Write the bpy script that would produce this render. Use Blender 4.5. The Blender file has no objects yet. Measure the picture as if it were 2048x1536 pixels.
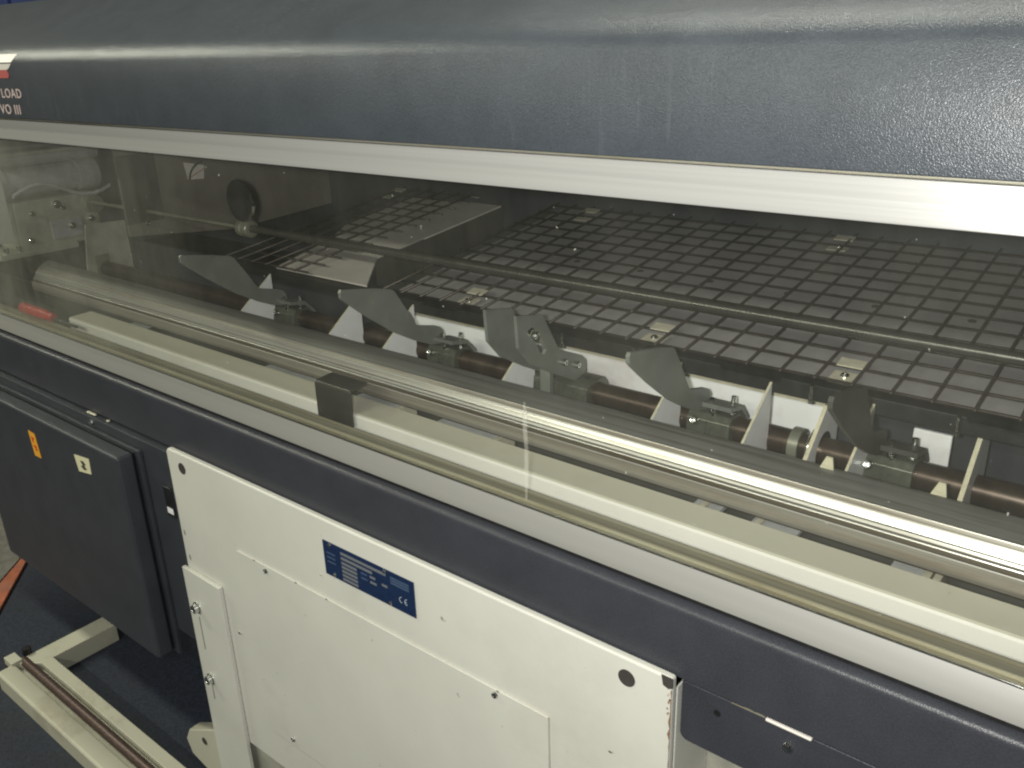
import bpy, bmesh, math, random
from mathutils import Vector, Matrix
random.seed(7)
R = math.radians
sc = bpy.context.scene
COL = sc.collection
OFF = Vector((0.0, -0.7, 1.75))      # measured frame -> world (floor at z = 0)

# ------------------------------------------------------------------ camera
cd = bpy.data.cameras.new('camera')
cam = bpy.data.objects.new('camera', cd); COL.objects.link(cam)
rx = Vector((0.77990634, 0.62520532, -0.02940071))
dn = Vector((0.20727848, -0.30232008, -0.9303968))
fw = Vector((-0.59057745, 0.71952823, -0.36537296))
m = Matrix((( rx[0], -dn[0], -fw[0]), (rx[1], -dn[1], -fw[1]), (rx[2], -dn[2], -fw[2])))
cam.matrix_world = Matrix.Translation(OFF) @ m.to_4x4()
cd.sensor_width = 36.0; cd.sensor_fit = 'HORIZONTAL'
cd.lens = 36.0 * 1752.2568 / 2048.0
cd.clip_start = 0.02; cd.clip_end = 100
sc.camera = cam

# ------------------------------------------------------------------ world, lamps, exposure
w = bpy.data.worlds.new('World'); sc.world = w; w.use_nodes = True
bg = w.node_tree.nodes['Background']
bg.inputs[0].default_value = (0.88, 0.87, 0.76, 1); bg.inputs[1].default_value = 0.12
sc.view_settings.view_transform = 'Standard'; sc.view_settings.look = 'None'
sc.view_settings.exposure = 0.0; sc.view_settings.gamma = 1.0
sc.cycles.filter_width = 2.2

def area(name, loc, rot, sx, sy, power, col):
    l = bpy.data.lights.new(name, 'AREA'); l.shape = 'RECTANGLE'; l.size = sx; l.size_y = sy
    l.energy = power; l.color = col
    o = bpy.data.objects.new(name, l); COL.objects.link(o)
    o.location = Vector(loc) + OFF; o.rotation_euler = rot
    return o
# camera flash, just left of the lens
fl = bpy.data.lights.new('camera_flash', 'AREA'); fl.shape = 'DISK'; fl.size = 0.035; fl.energy = 14; fl.color = (1.0, 0.985, 0.95)
fo = bpy.data.objects.new('camera_flash', fl); COL.objects.link(fo)
fo.location = OFF + rx * -0.055 + dn * -0.012; fo.rotation_euler = cam.matrix_world.to_euler()
# fluorescent tubes on the workshop ceiling, then one added frontal fill
area('tube_or_fill_light', (-0.35, 0.95, 1.75), (0, 0, 0), 2.2, 0.10, 45, (1.0, 0.99, 0.84))
area('tube_or_fill_light', (-4.6, -0.22, 1.75), (0, 0, 0), 2.8, 0.12, 100, (1.0, 1.0, 0.80))
area('tube_or_fill_light', (-1.6, -2.6, 1.45), (R(35), 0, 0), 3.6, 0.12, 88, (1.0, 0.99, 0.84))  # added fill lamp for the front panel and the window interior

# ------------------------------------------------------------------ materials
def nodes(name):
    mt = bpy.data.materials.new(name); mt.use_nodes = True
    nt = mt.node_tree; b = nt.nodes['Principled BSDF']
    return mt, nt, b
def N(nt, t, **kw):
    n = nt.nodes.new(t)
    for k, v in kw.items():
        if k != 'operation' and k in n.inputs: n.inputs[k].default_value = v
        else: setattr(n, k, v)
    return n
def coords(nt, scale=(1, 1, 1)):
    tc = nt.nodes.new('ShaderNodeTexCoord'); mp = nt.nodes.new('ShaderNodeMapping')
    nt.links.new(tc.outputs['Object'], mp.inputs['Vector']); mp.inputs['Scale'].default_value = scale
    return mp.outputs['Vector']
def ramp(nt, fac, stops):
    r = nt.nodes.new('ShaderNodeValToRGB'); nt.links.new(fac, r.inputs['Fac'])
    e = r.color_ramp.elements
    e[0].position, e[0].color = stops[0][0], tuple(stops[0][1]) + (1,)
    e[1].position, e[1].color = stops[1][0], tuple(stops[1][1]) + (1,)
    for p, c in stops[2:]:
        k = e.new(p); k.color = tuple(c) + (1,)
    return r.outputs['Color']
def mixc(nt, fac, a, b, mode='MIX'):
    mx = nt.nodes.new('ShaderNodeMix'); mx.data_type = 'RGBA'; mx.blend_type = mode
    for s, v in ((0, fac), (6, a), (7, b)):
        if hasattr(v, 'links'): nt.links.new(v, mx.inputs[s])
        elif s == 0: mx.inputs[0].default_value = v
        else: mx.inputs[s].default_value = tuple(v) + (1,)
    return mx.outputs[2]
def noise(nt, vec, scale, detail=3, rough=0.6):
    n = nt.nodes.new('ShaderNodeTexNoise'); nt.links.new(vec, n.inputs['Vector'])
    n.inputs['Scale'].default_value = scale; n.inputs['Detail'].default_value = detail; n.inputs['Roughness'].default_value = rough
    return n.outputs['Fac']
def bump(nt, b, h, strength, dist=0.001):
    bp = nt.nodes.new('ShaderNodeBump'); nt.links.new(h, bp.inputs['Height'])
    bp.inputs['Strength'].default_value = strength; bp.inputs['Distance'].default_value = dist
    nt.links.new(bp.outputs['Normal'], b.inputs['Normal'])

def mat_simple(name, col, rough=0.5, metal=0.0, var=0.12, scale=25, bstr=0.0, bscale=400, stretch=(1, 1, 1), dirt=None, dirt_amt=0.5, spec=0.5):
    mt, nt, b = nodes(name)
    v = coords(nt, stretch)
    n = noise(nt, v, scale, 4)
    lo = [c * (1 - var) for c in col]; hi = [min(1, c * (1 + var)) for c in col]
    c = ramp(nt, n, [(0.3, lo), (0.7, hi)])
    if dirt:
        v2 = coords(nt, (1, 1, 1)); d = noise(nt, v2, 9, 6, 0.7)
        f = ramp(nt, d, [(0.52, (0, 0, 0)), (0.72, (dirt_amt,) * 3)])
        c = mixc(nt, f, c, dirt)
    nt.links.new(c, b.inputs['Base Color'])
    b.inputs['Metallic'].default_value = metal; b.inputs['Specular IOR Level'].default_value = spec
    rr = ramp(nt, n, [(0.2, (max(0, rough - .08),) * 3), (0.8, (min(1, rough + .08),) * 3)])
    nt.links.new(rr, b.inputs['Roughness'])
    if bstr: bump(nt, b, noise(nt, coords(nt), bscale, 2), bstr)
    return mt

M = {}
def paint_dark(name, col, bstr, bscale, rough, streak=False):
    mt, nt, b = nodes(name)
    v = coords(nt)
    c = ramp(nt, noise(nt, v, 14, 5), [(0.3, [x * 0.85 for x in col]), (0.7, [x * 1.15 for x in col])])
    g = noise(nt, v, 420, 2)
    c = mixc(nt, ramp(nt, g, [(0.35, (0, 0, 0)), (0.7, (0.30,) * 3)]), c, [x * 1.9 for x in col])
    if streak:      # rubbed scuffs running down the face
        s = noise(nt, coords(nt, (160, 160, 7)), 1.0, 3, 0.55)
        p = noise(nt, v, 4.2, 2)
        f1 = ramp(nt, s, [(0.60, (0, 0, 0)), (0.74, (0.22,) * 3)])
        f2 = ramp(nt, p, [(0.50, (0, 0, 0)), (0.64, (1,) * 3)])
        f = mixc(nt, 1.0, f1, f2, 'MULTIPLY')
        c = mixc(nt, f, c, (0.17, 0.18, 0.19))
    nt.links.new(c, b.inputs['Base Color'])
    b.inputs['Roughness'].default_value = rough; b.inputs['Specular IOR Level'].default_value = 0.36
    bump(nt, b, noise(nt, v, bscale, 1, 0.5), bstr, 0.0012)
    return mt
M['hood'] = paint_dark('hammered_blue_grey_paint', (0.040, 0.047, 0.055), 0.34, 900, 0.30, True)
M['beam'] = paint_dark('blue_grey_paint', (0.034, 0.036, 0.043), 0.30, 800, 0.36)
M['cab'] = paint_dark('cabinet_blue_grey_paint', (0.034, 0.038, 0.045), 0.3, 1000, 0.42)

def metal_brushed(name, col, rough, metal=0.85, stain=None, amt=0.5, aniso=0.5, sc_=(1.5, 260, 260)):
    mt, nt, b = nodes(name)
    v = coords(nt, sc_)
    n = noise(nt, v, 1.0, 4, 0.6)
    c = ramp(nt, n, [(0.25, [x * 0.93 for x in col]), (0.75, [min(1, x * 1.05) for x in col])])
    if stain:
        s = noise(nt, coords(nt, (3, 160, 160)), 1.0, 5, 0.65)
        s2 = noise(nt, coords(nt), 7, 4)
        f = mixc(nt, 1.0, ramp(nt, s, [(0.45, (0, 0, 0)), (0.62, (amt,) * 3)]), ramp(nt, s2, [(0.3, (0.35,) * 3), (0.65, (1,) * 3)]), 'MULTIPLY')
        c = mixc(nt, f, c, stain)
    nt.links.new(c, b.inputs['Base Color'])
    b.inputs['Metallic'].default_value = metal
    nt.links.new(ramp(nt, n, [(0.2, (rough - .06,) * 3), (0.8, (rough + .08,) * 3)]), b.inputs['Roughness'])
    bump(nt, b, n, 0.04, 0.0004)
    return mt
M['alu'] = metal_brushed('brushed_aluminium', (0.46, 0.46, 0.44), 0.30, 0.45, sc_=(0.4, 110, 110))
M['alu2'] = metal_brushed('satin_aluminium', (0.215, 0.213, 0.198), 0.45, 0.15, sc_=(0.4, 110, 110))
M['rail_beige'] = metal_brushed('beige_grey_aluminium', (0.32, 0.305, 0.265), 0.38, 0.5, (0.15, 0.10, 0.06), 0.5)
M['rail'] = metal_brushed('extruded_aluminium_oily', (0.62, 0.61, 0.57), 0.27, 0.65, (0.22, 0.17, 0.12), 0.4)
M['rail_dark'] = metal_brushed('oily_aluminium_dark_reflection', (0.19, 0.19, 0.18), 0.40, 0.5, (0.07, 0.05, 0.03), 0.6)  # oily metal, darkened in colour for the dark surroundings the rail mirrors
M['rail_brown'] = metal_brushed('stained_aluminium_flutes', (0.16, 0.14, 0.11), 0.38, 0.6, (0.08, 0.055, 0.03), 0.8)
M['track'] = metal_brushed('grimy_window_track', (0.27, 0.26, 0.20), 0.50, 0.2, (0.13, 0.10, 0.05), 0.6)
M['track_lip'] = metal_brushed('track_lip_aluminium', (0.66, 0.64, 0.50), 0.35, 0.6, (0.30, 0.22, 0.08), 0.7)

def white_paint(name, col, dirtc, amt, rough=0.38):
    mt, nt, b = nodes(name)
    v = coords(nt)
    c = ramp(nt, noise(nt, v, 6, 5), [(0.3, [x * 0.95 for x in col]), (0.7, [min(1, x * 1.04) for x in col])])
    d = noise(nt, v, 3.2, 8, 0.75)
    c = mixc(nt, ramp(nt, d, [(0.55, (0, 0, 0)), (0.80, (amt,) * 3)]), c, dirtc)
    sp = noise(nt, v, 75, 2, 0.5)
    c = mixc(nt, ramp(nt, sp, [(0.76, (0, 0, 0)), (0.79, (0.6,) * 3)]), c, (0.10, 0.075, 0.04))
    nt.links.new(c, b.inputs['Base Color']); b.inputs['Roughness'].default_value = rough
    bump(nt, b, noise(nt, v, 500, 2), 0.08, 0.0008)
    return mt
M['white'] = white_paint('off_white_paint', (0.60, 0.60, 0.54), (0.40, 0.34, 0.24), 0.35)
M['white2'] = white_paint('inner_white_paint', (0.82, 0.83, 0.83), (0.42, 0.22, 0.16), 0.5)
M['cream'] = white_paint('yellowed_plastic', (0.74, 0.73, 0.68), (0.52, 0.47, 0.36), 0.6)
M['cream_top'] = white_paint('yellowed_shaded_plastic_top', (0.54, 0.525, 0.435), (0.40, 0.37, 0.24), 0.7, 0.28)  # yellowed, and darkened to put the weaker light on upward faces into colour
M['frame_white'] = white_paint('cream_painted_steel', (0.50, 0.49, 0.39), (0.20, 0.16, 0.10), 0.7, 0.45)
M['black'] = mat_simple('black_steel', (0.016, 0.016, 0.017), 0.42, 0.2, 0.3, 60)
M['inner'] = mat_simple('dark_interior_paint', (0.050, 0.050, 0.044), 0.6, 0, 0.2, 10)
M['wall_in'] = mat_simple('brown_grey_inner_wall', (0.18, 0.165, 0.138), 0.55, 0, 0.15, 14)
M['tray'] = mat_simple('grey_rubber_sheet', (0.29, 0.28, 0.28), 0.48, 0.0, 0.12, 18, 0.06, 300)
M['tray_l'] = mat_simple('grey_steel_sheet', (0.62, 0.59, 0.54), 0.50, 0.1, 0.10, 18)
M['wire'] = mat_simple('brown_grey_wire', (0.050, 0.042, 0.036), 0.34, 0.5, 0.35, 40)
M['finger'] = mat_simple('zinc_grey_finger', (0.20, 0.215, 0.195), 0.42, 0.3, 0.12, 30, dirt=(0.15, 0.14, 0.09), dirt_amt=0.4)
M['shaft'] = mat_simple('copper_brown_shaft', (0.060, 0.041, 0.031), 0.34, 0.6, 0.4, 22, stretch=(0.6, 2, 2), dirt=(0.035, 0.028, 0.02), dirt_amt=0.7)
M['bar'] = mat_simple('dull_steel_bar', (0.10, 0.098, 0.09), 0.28, 0.7, 0.15, 8, stretch=(0.4, 4, 4))
M['hook'] = mat_simple('dark_oily_steel', (0.062, 0.060, 0.052), 0.34, 0.45, 0.2, 14)
M['support'] = mat_simple('grey_white_support', (0.46, 0.47, 0.47), 0.5, 0.1, 0.15, 30)
M['chrome'] = mat_simple('bright_steel', (0.72, 0.73, 0.70), 0.18, 1.0, 0.08, 60)
M['brass'] = mat_simple('oily_clamp_steel', (0.13, 0.135, 0.11), 0.30, 0.5, 0.3, 60)
M['clip'] = mat_simple('zinc_clip', (0.56, 0.53, 0.42), 0.40, 0.15, 0.15, 60)
M['edge'] = mat_simple('cream_cut_edge', (0.55, 0.52, 0.38), 0.5, 0, 0.15, 90)
M['hole'] = mat_simple('dark_hole_plug', (0.062, 0.055, 0.05), 0.5, 0.2, 0.1, 60)
M['navy'] = mat_simple('nameplate_navy', (0.012, 0.028, 0.080), 0.30, 0.2, 0.1, 60)
M['print'] = mat_simple('nameplate_print', (0.15, 0.16, 0.17), 0.45, 0, 0.35, 900)
M['print_f'] = mat_simple('nameplate_faint_print', (0.055, 0.085, 0.15), 0.45, 0, 0.2, 600)
M['print_w'] = mat_simple('nameplate_light_mark', (0.34, 0.38, 0.42), 0.45, 0, 0.1, 600)
M['decal'] = mat_simple('pale_pink_lettering', (0.55, 0.44, 0.42), 0.5, 0, 0.1, 300)
M['decal_w'] = mat_simple('white_decal', (0.70, 0.66, 0.60), 0.5, 0, 0.06, 300)
M['decal_r'] = mat_simple('red_decal', (0.42, 0.10, 0.09), 0.5, 0, 0.1, 300)
M['stk_y'] = mat_simple('yellow_sticker', (0.75, 0.36, 0.03), 0.5, 0, 0.06, 300)
M['stk_r'] = mat_simple('red_print', (0.55, 0.04, 0.02), 0.5, 0, 0.1, 300)
M['stk_c'] = mat_simple('cream_sticker', (0.66, 0.64, 0.42), 0.5, 0, 0.08, 300)
M['ink'] = mat_simple('dark_ink', (0.06, 0.06, 0.055), 0.5, 0, 0.1, 300)
M['red'] = mat_simple('red_plastic', (0.50, 0.03, 0.022), 0.4, 0, 0.1, 40)
M['orange'] = mat_simple('orange_painted_steel', (0.36, 0.11, 0.055), 0.6, 0, 0.25, 30, dirt=(0.12, 0.10, 0.09), dirt_amt=0.6)
M['greytop'] = mat_simple('dusty_grey_steel', (0.15, 0.145, 0.125), 0.6, 0.1, 0.25, 25)
M['rust_c'] = mat_simple('rust_stain', (0.22, 0.13, 0.075), 0.7, 0, 0.3, 200)
M['rust'] = mat_simple('rusty_brown_bar', (0.105, 0.072, 0.062), 0.45, 0.45, 0.35, 50, stretch=(0.3, 3, 3))
M['mech'] = mat_simple('grey_green_casting', (0.44, 0.44, 0.37), 0.42, 0.2, 0.25, 16)
M['knob'] = mat_simple('grey_green_knob', (0.22, 0.22, 0.18), 0.35, 0.4, 0.2, 16)
M['mech_b'] = mat_simple('blue_grey_casting', (0.52, 0.52, 0.56), 0.30, 0.2, 0.25, 16)
M['bluecab'] = mat_simple('blue_background_cabinet', (0.03, 0.05, 0.17), 0.5, 0, 0.2, 6)
# floor: dark blue speckled covering
mt, nt, b = nodes('dark_blue_floor')
v = coords(nt)
c = ramp(nt, noise(nt, v, 130, 5, 0.75), [(0.35, (0.006, 0.009, 0.017)), (0.65, (0.026, 0.034, 0.056))])
c = mixc(nt, ramp(nt, noise(nt, v, 420, 2), [(0.72, (0, 0, 0)), (0.78, (0.5,) * 3)]), c, (0.16, 0.17, 0.18))
c = mixc(nt, ramp(nt, noise(nt, v, 2.4, 4), [(0.45, (0, 0, 0)), (0.75, (0.55,) * 3)]), c, (0.024, 0.023, 0.019))
nt.links.new(c, b.inputs['Base Color']); b.inputs['Roughness'].default_value = 0.8
bump(nt, b, noise(nt, v, 240, 3), 0.5, 0.003)
M['floor'] = mt
# clear, slightly dirty window sheet
mt, nt, b = nodes('clear_polycarbonate')
out = nt.nodes['Material Output']
tr = N(nt, 'ShaderNodeBsdfTransparent'); tr.inputs['Color'].default_value = (0.97, 0.975, 0.96, 1)
gl = N(nt, 'ShaderNodeBsdfGlossy'); gl.inputs['Roughness'].default_value = 0.12
df = N(nt, 'ShaderNodeBsdfDiffuse'); df.inputs['Color'].default_value = (0.62, 0.62, 0.52, 1)
fr = N(nt, 'ShaderNodeFresnel')
geo = N(nt, 'ShaderNodeNewGeometry')      # both faces of the sheet reflect alike
ior = N(nt, 'ShaderNodeMapRange'); nt.links.new(geo.outputs['Backfacing'], ior.inputs['Value'])
ior.inputs['To Min'].default_value = 1.5; ior.inputs['To Max'].default_value = 1 / 1.5
nt.links.new(ior.outputs[0], fr.inputs['IOR'])
v = coords(nt)
dirt = noise(nt, v, 5, 6, 0.65)
sm = noise(nt, coords(nt, (60, 60, 3)), 1.0, 3)
fd = mixc(nt, 1.0, ramp(nt, dirt, [(0.3, (0.006,) * 3), (0.75, (0.022,) * 3)]), ramp(nt, sm, [(0.3, (0.75,) * 3), (0.8, (1.0,) * 3)]), 'MULTIPLY')
sx_ = N(nt, 'ShaderNodeSeparateXYZ'); nt.links.new(v, sx_.inputs[0])      # dirt film thickened leftwards as painted haze, for reflections of the surroundings
gx = N(nt, 'ShaderNodeMapRange'); nt.links.new(sx_.outputs['X'], gx.inputs['Value'])
for k_, v_ in (('From Min', -2.3), ('From Max', -1.15), ('To Min', 5.0), ('To Max', 1.0)): gx.inputs[k_].default_value = v_
gm = N(nt, 'ShaderNodeVectorMath', operation='SCALE'); nt.links.new(fd, gm.inputs[0]); nt.links.new(gx.outputs[0], gm.inputs['Scale']); fd = gm.outputs[0]
spk = ramp(nt, noise(nt, v, 150, 1), [(0.80, (0, 0, 0)), (0.83, (0.35,) * 3)])
fd = mixc(nt, 1.0, fd, spk, 'ADD')
dot = N(nt, 'ShaderNodeVectorMath', operation='DOT_PRODUCT'); nt.links.new(geo.outputs['Incoming'], dot.inputs[0]); nt.links.new(geo.outputs['Normal'], dot.inputs[1])
ab = N(nt, 'ShaderNodeMath', operation='ABSOLUTE'); nt.links.new(dot.outputs['Value'], ab.inputs[0])
mxx = N(nt, 'ShaderNodeMath', operation='MAXIMUM'); nt.links.new(ab.outputs[0], mxx.inputs[0]); mxx.inputs[1].default_value = 0.15
dv_ = N(nt, 'ShaderNodeMath', operation='DIVIDE'); nt.links.new(fd, dv_.inputs[0]); nt.links.new(mxx.outputs[0], dv_.inputs[1])
fd = dv_.outputs[0]
m1 = N(nt, 'ShaderNodeMixShader'); nt.links.new(fd, m1.inputs[0]); nt.links.new(tr.outputs[0], m1.inputs[1]); nt.links.new(df.outputs[0], m1.inputs[2])
m2 = N(nt, 'ShaderNodeMixShader'); nt.links.new(fr.outputs[0], m2.inputs[0]); nt.links.new(m1.outputs[0], m2.inputs[1]); nt.links.new(gl.outputs[0], m2.inputs[2])
nt.links.new(m2.outputs[0], out.inputs['Surface'])
M['pane'] = mt
mt, nt, b = nodes('dried_coolant_run')
out = nt.nodes['Material Output']
tr = N(nt, 'ShaderNodeBsdfTransparent'); df = N(nt, 'ShaderNodeBsdfDiffuse'); df.inputs['Color'].default_value = (0.60, 0.60, 0.52, 1)
m1 = N(nt, 'ShaderNodeMixShader')
fd = ramp(nt, noise(nt, coords(nt, (8, 8, 8)), 2.0, 3), [(0.3, (0.05,) * 3), (0.7, (0.22,) * 3)])
nt.links.new(fd, m1.inputs[0])
nt.links.new(tr.outputs[0], m1.inputs[1]); nt.links.new(df.outputs[0], m1.inputs[2]); nt.links.new(m1.outputs[0], out.inputs['Surface'])
M['streak'] = mt

# ------------------------------------------------------------------ building helpers
ORIGIN = {}
def root(name, label, cat, base, group=None, kind=None):
    o = bpy.data.objects.new(name, None); COL.objects.link(o)
    o.empty_display_size = 0.1
    o.location = Vector(base) + OFF
    o['label'] = label; o['category'] = cat
    if group: o['group'] = group
    if kind: o['kind'] = kind
    return o
def link(name, me, mat, parent, loc=(0, 0, 0), rot=None, label=None, bevel=0.0, smooth=False):
    """loc in the measured frame; mesh data is relative to loc."""
    o = bpy.data.objects.new(name, me); COL.objects.link(o)
    if mat and not me.materials: me.materials.append(M[mat])
    o.location = Vector(loc) + OFF
    if rot: o.rotation_euler = rot
    if parent is not None:
        mw = Matrix.Identity(4); p = parent; chain = []
        while p is not None: chain.append(p); p = p.parent
        for p in reversed(chain):
            mw = mw @ p.matrix_parent_inverse @ (Matrix.Translation(p.location) @ p.rotation_euler.to_matrix().to_4x4())
        o.parent = parent; o.matrix_parent_inverse = mw.inverted()
    if label: o['label'] = label
    if bevel:
        md = o.modifiers.new('bevel', 'BEVEL'); md.width = bevel; md.segments = 3; md.limit_method = 'ANGLE'; md.angle_limit = R(35)
        md.harden_normals = True
        smooth = True
    if smooth:
        for p in me.polygons: p.use_smooth = True
    return o
def mesh(name, verts, faces):
    me = bpy.data.meshes.new(name); me.from_pydata([tuple(v) for v in verts], [], faces); me.update()
    bm = bmesh.new(); bm.from_mesh(me); bmesh.ops.recalc_face_normals(bm, faces=bm.faces); bm.to_mesh(me); bm.free()
    return me
def prism_me(name, poly, a0, a1, axis='X', xtra=()):
    """extrude a 2-D outline along an axis. X: outline (y,z); Y: outline (x,z); Z: outline (x,y)"""
    n = len(poly); vs = []
    for a in (a0, a1):
        for p, q in poly:
            vs.append({'X': (a, p, q), 'Y': (p, a, q), 'Z': (p, q, a)}[axis])
    fs = [tuple(range(n)), tuple(range(2 * n - 1, n - 1, -1))] + [(i, (i + 1) % n, n + (i + 1) % n, n + i) for i in range(n)]
    return mesh(name, vs, fs)
def prism(name, poly, a0, a1, mat, parent, axis='X', label=None, bevel=0.0):
    return link(name, prism_me(name, poly, a0, a1, axis), mat, parent, label=label, bevel=bevel)
def box(name, x, y, z, mat, parent, label=None, bevel=0.0015):
    return prism(name, [(y[0], z[0]), (y[1], z[0]), (y[1], z[1]), (y[0], z[1])], x[0], x[1], mat, parent, label=label, bevel=bevel)
def cyl_me(name, r, l, seg=24, prof=None):
    """along +Z, centred base at 0; prof = [(r, z), ...] overrides"""
    prof = prof or [(0, 0), (r, 0), (r, l), (0, l)]
    vs, fs, rings = [], [], []
    for rr, zz in prof:
        if rr == 0: rings.append([len(vs)]); vs.append((0, 0, zz))
        else:
            rings.append(list(range(len(vs), len(vs) + seg)))
            vs += [(rr * math.cos(2 * math.pi * k / seg), rr * math.sin(2 * math.pi * k / seg), zz) for k in range(seg)]
    for A, B in zip(rings, rings[1:]):
        for k in range(seg):
            k2 = (k + 1) % seg
            if len(A) == 1 and len(B) == 1: continue
            if len(A) == 1: fs.append((A[0], B[k], B[k2]))
            elif len(B) == 1: fs.append((A[k], B[0], A[k2]))
            else: fs.append((A[k], B[k], B[k2], A[k2]))
    return mesh(name, vs, fs)
ROT = {'X': (0, R(90), 0), 'Y': (R(-90), 0, 0), '-Y': (R(90), 0, 0), 'Z': (0, 0, 0), '-X': (0, R(-90), 0)}
def autosmooth(o, ang=40):
    me = o.data
    for p in me.polygons: p.use_smooth = True
    bm = bmesh.new(); bm.from_mesh(me)
    for e in bm.edges:
        if len(e.link_faces) == 2 and e.calc_face_angle(0) > R(ang): e.smooth = False
    bm.to_mesh(me); bm.free()
def cyl(name, c, axis, r, l, mat, parent, seg=24, prof=None, label=None):
    o = link(name, cyl_me(name, r, l, seg, prof), mat, parent, c, ROT[axis], label)
    autosmooth(o); return o
def dup(o, name, parent, loc, rot=None, label=None):
    return link(name, o.data, None, parent, loc, rot, label)
def rounded(x0, x1, z0, z1, r, corners=(1, 1, 1, 1), seg=5):
    """outline with rounded corners; order: bottom-left, bottom-right, top-right, top-left"""
    pts = []
    for (cx, cz, a0, on) in ((x0 + r, z0 + r, 180, corners[0]), (x1 - r, z0 + r, 270, corners[1]), (x1 - r, z1 - r, 0, corners[2]), (x0 + r, z1 - r, 90, corners[3])):
        if on:
            for k in range(seg + 1):
                a = R(a0 + 90 * k / seg); pts.append((cx + r * math.cos(a), cz + r * math.sin(a)))
        else:
            pts.append({180: (x0, z0), 270: (x1, z0), 0: (x1, z1), 90: (x0, z1)}[a0])
    return pts
def text(name, s, size, mat, parent, right_x, y, z, xscale=1.0, align='RIGHT', rot=(R(90), 0, 0)):
    cu = bpy.data.curves.new(name, 'FONT'); cu.body = s; cu.size = size; cu.align_x = align; cu.extrude = 0.0003
    cu.offset = size * 0.010; cu.space_character = 1.12
    tmp = bpy.data.objects.new('tmp', cu); COL.objects.link(tmp)
    dg = bpy.context.evaluated_depsgraph_get(); dg.update()
    me = bpy.data.meshes.new_from_object(tmp.evaluated_get(dg)); bpy.data.objects.remove(tmp)
    me.transform(Matrix.Diagonal((xscale, 1, 1, 1)))
    me.materials.clear()
    o = link(name, me, mat, parent, (right_x, y, z), rot)
    return o

# ------------------------------------------------------------------ floor and background
fl_ = prism('floor', [(-9, -1.80), (8, -1.80), (8, -1.75), (-9, -1.75)], -12, 8, 'floor', None); fl_['kind'] = 'structure'
bc = root('background_cabinet', 'dark blue cabinet standing behind the machine above its cover, seen at the top left corner', 'cabinet', (-5.2, 2.6, -1.75))
box('carcass', (-6.4, -4.0), (2.3, 2.9), (-1.75, 0.9), 'bluecab', bc, bevel=0.004)
box('door', (-6.38, -5.25), (2.28, 2.297), (-1.65, 0.85), 'bluecab', bc)
box('door', (-5.20, -4.02), (2.28, 2.297), (-1.65, 0.85), 'bluecab', bc)

oc = root('floor_plate', 'orange edged steel floor plate with dusty grey top, lying left of the cabinet', 'floor plate', (-3.35, 0.95, -1.75))
prism('orange_edge', [(-4.6, 0.40), (-2.66, 0.40), (-2.92, 0.80), (-3.19, 1.02), (-4.6, 1.9)], -1.749, -1.738, 'orange', oc, 'Z', bevel=0.002)
prism('top_plate', [(-4.6, 0.50), (-2.86, 0.50), (-3.10, 0.880), (-3.215, 1.010), (-4.6, 1.86)], -1.7375, -1.7325, 'greytop', oc, 'Z', bevel=0.002)

# ------------------------------------------------------------------ rail frame on the floor
ff = root('floor_guide_rail', 'cream steel floor rail with rusty round bar in its groove, lower left', 'rail', (-2.2, 0.72, -1.75))
prism('channel', [(0.650, -1.75), (0.700, -1.75), (0.700, -1.692), (0.695, -1.689), (0.655, -1.689), (0.650, -1.694)], -2.53, -0.9, 'frame_white', ff, bevel=0.002)
prism('inner_angle', [(0.752, -1.75), (0.786, -1.75), (0.786, -1.688), (0.752, -1.688)], -2.47, -0.9, 'frame_white', ff, bevel=0.002)
prism('groove', [(0.7005, -1.75), (0.7515, -1.75), (0.7515, -1.712), (0.7005, -1.712)], -2.53, -0.9, 'frame_white', ff, label='shaded cream groove floor')
cyl('guide_bar', (-2.535, 0.728, -1.697), 'X', 0.0135, 1.64, 'rust', ff, 20, label='rusty brown round bar')
prism('crossbar', [(-2.538, 0.70), (-2.466, 0.752), (-2.466, 0.985), (-2.538, 0.985)], -1.75, -1.689, 'frame_white', ff, 'Z', bevel=0.002)
box('end_block', (-2.575, -2.522), (0.690, 0.722), (-1.705, -1.681), 'frame_white', ff)
cyl('clamp_bolt', (-2.548, 0.747, -1.70), 'Z', 0.013, 0.032, 'black', ff, 12)

# ------------------------------------------------------------------ the machine
XL, XR = -3.2, 1.3
bf = root('bar_feeder', 'long blue grey machine with clear window over wire mesh trays and fingers', 'bar feeder', (-1.0, 1.1, -1.75))

# hood: folded sheet with a facetted front bend
ho = [(0.7208, -0.1053), (0.7208, -0.0119), (0.7298, 0.0028), (0.7398, 0.0114), (0.7516, 0.0204), (0.9105, 0.1024), (1.5364, 0.1280), (1.5364, -0.6600),
      (1.5222, -0.6600), (1.5222, 0.1138), (0.9152, 0.0882), (0.7559, 0.0076), (0.7426, -0.0038), (0.7341, -0.0190), (0.7341, -0.1053)]
hood = prism('hood', ho, XL, XR, 'hood', bf, bevel=0.0014)
box('right_end_panel', (XR - 0.01, XR), (0.75, 1.52), (-0.64, 0.07), 'wall_in', bf)
box('left_end_panel', (XL, XL + 0.01), (0.76, 1.52), (-0.64, 0.07), 'wall_in', bf)
text('lettering', 'LOAD', 0.0220, 'decal', hood, -1.6810, 0.7202, -0.0697, 1.27)
text('lettering', 'VO III', 0.0232, 'decal', hood, -1.6972, 0.7202, -0.0977, 1.30)
prism('logo', [(-1.8209, -0.0128), (-1.6967, -0.0128), (-1.7100, -0.0209), (-1.7185, -0.0228), (-1.8209, -0.0228)], 0.7200, 0.7205, 'decal_w', hood, 'Y')
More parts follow.
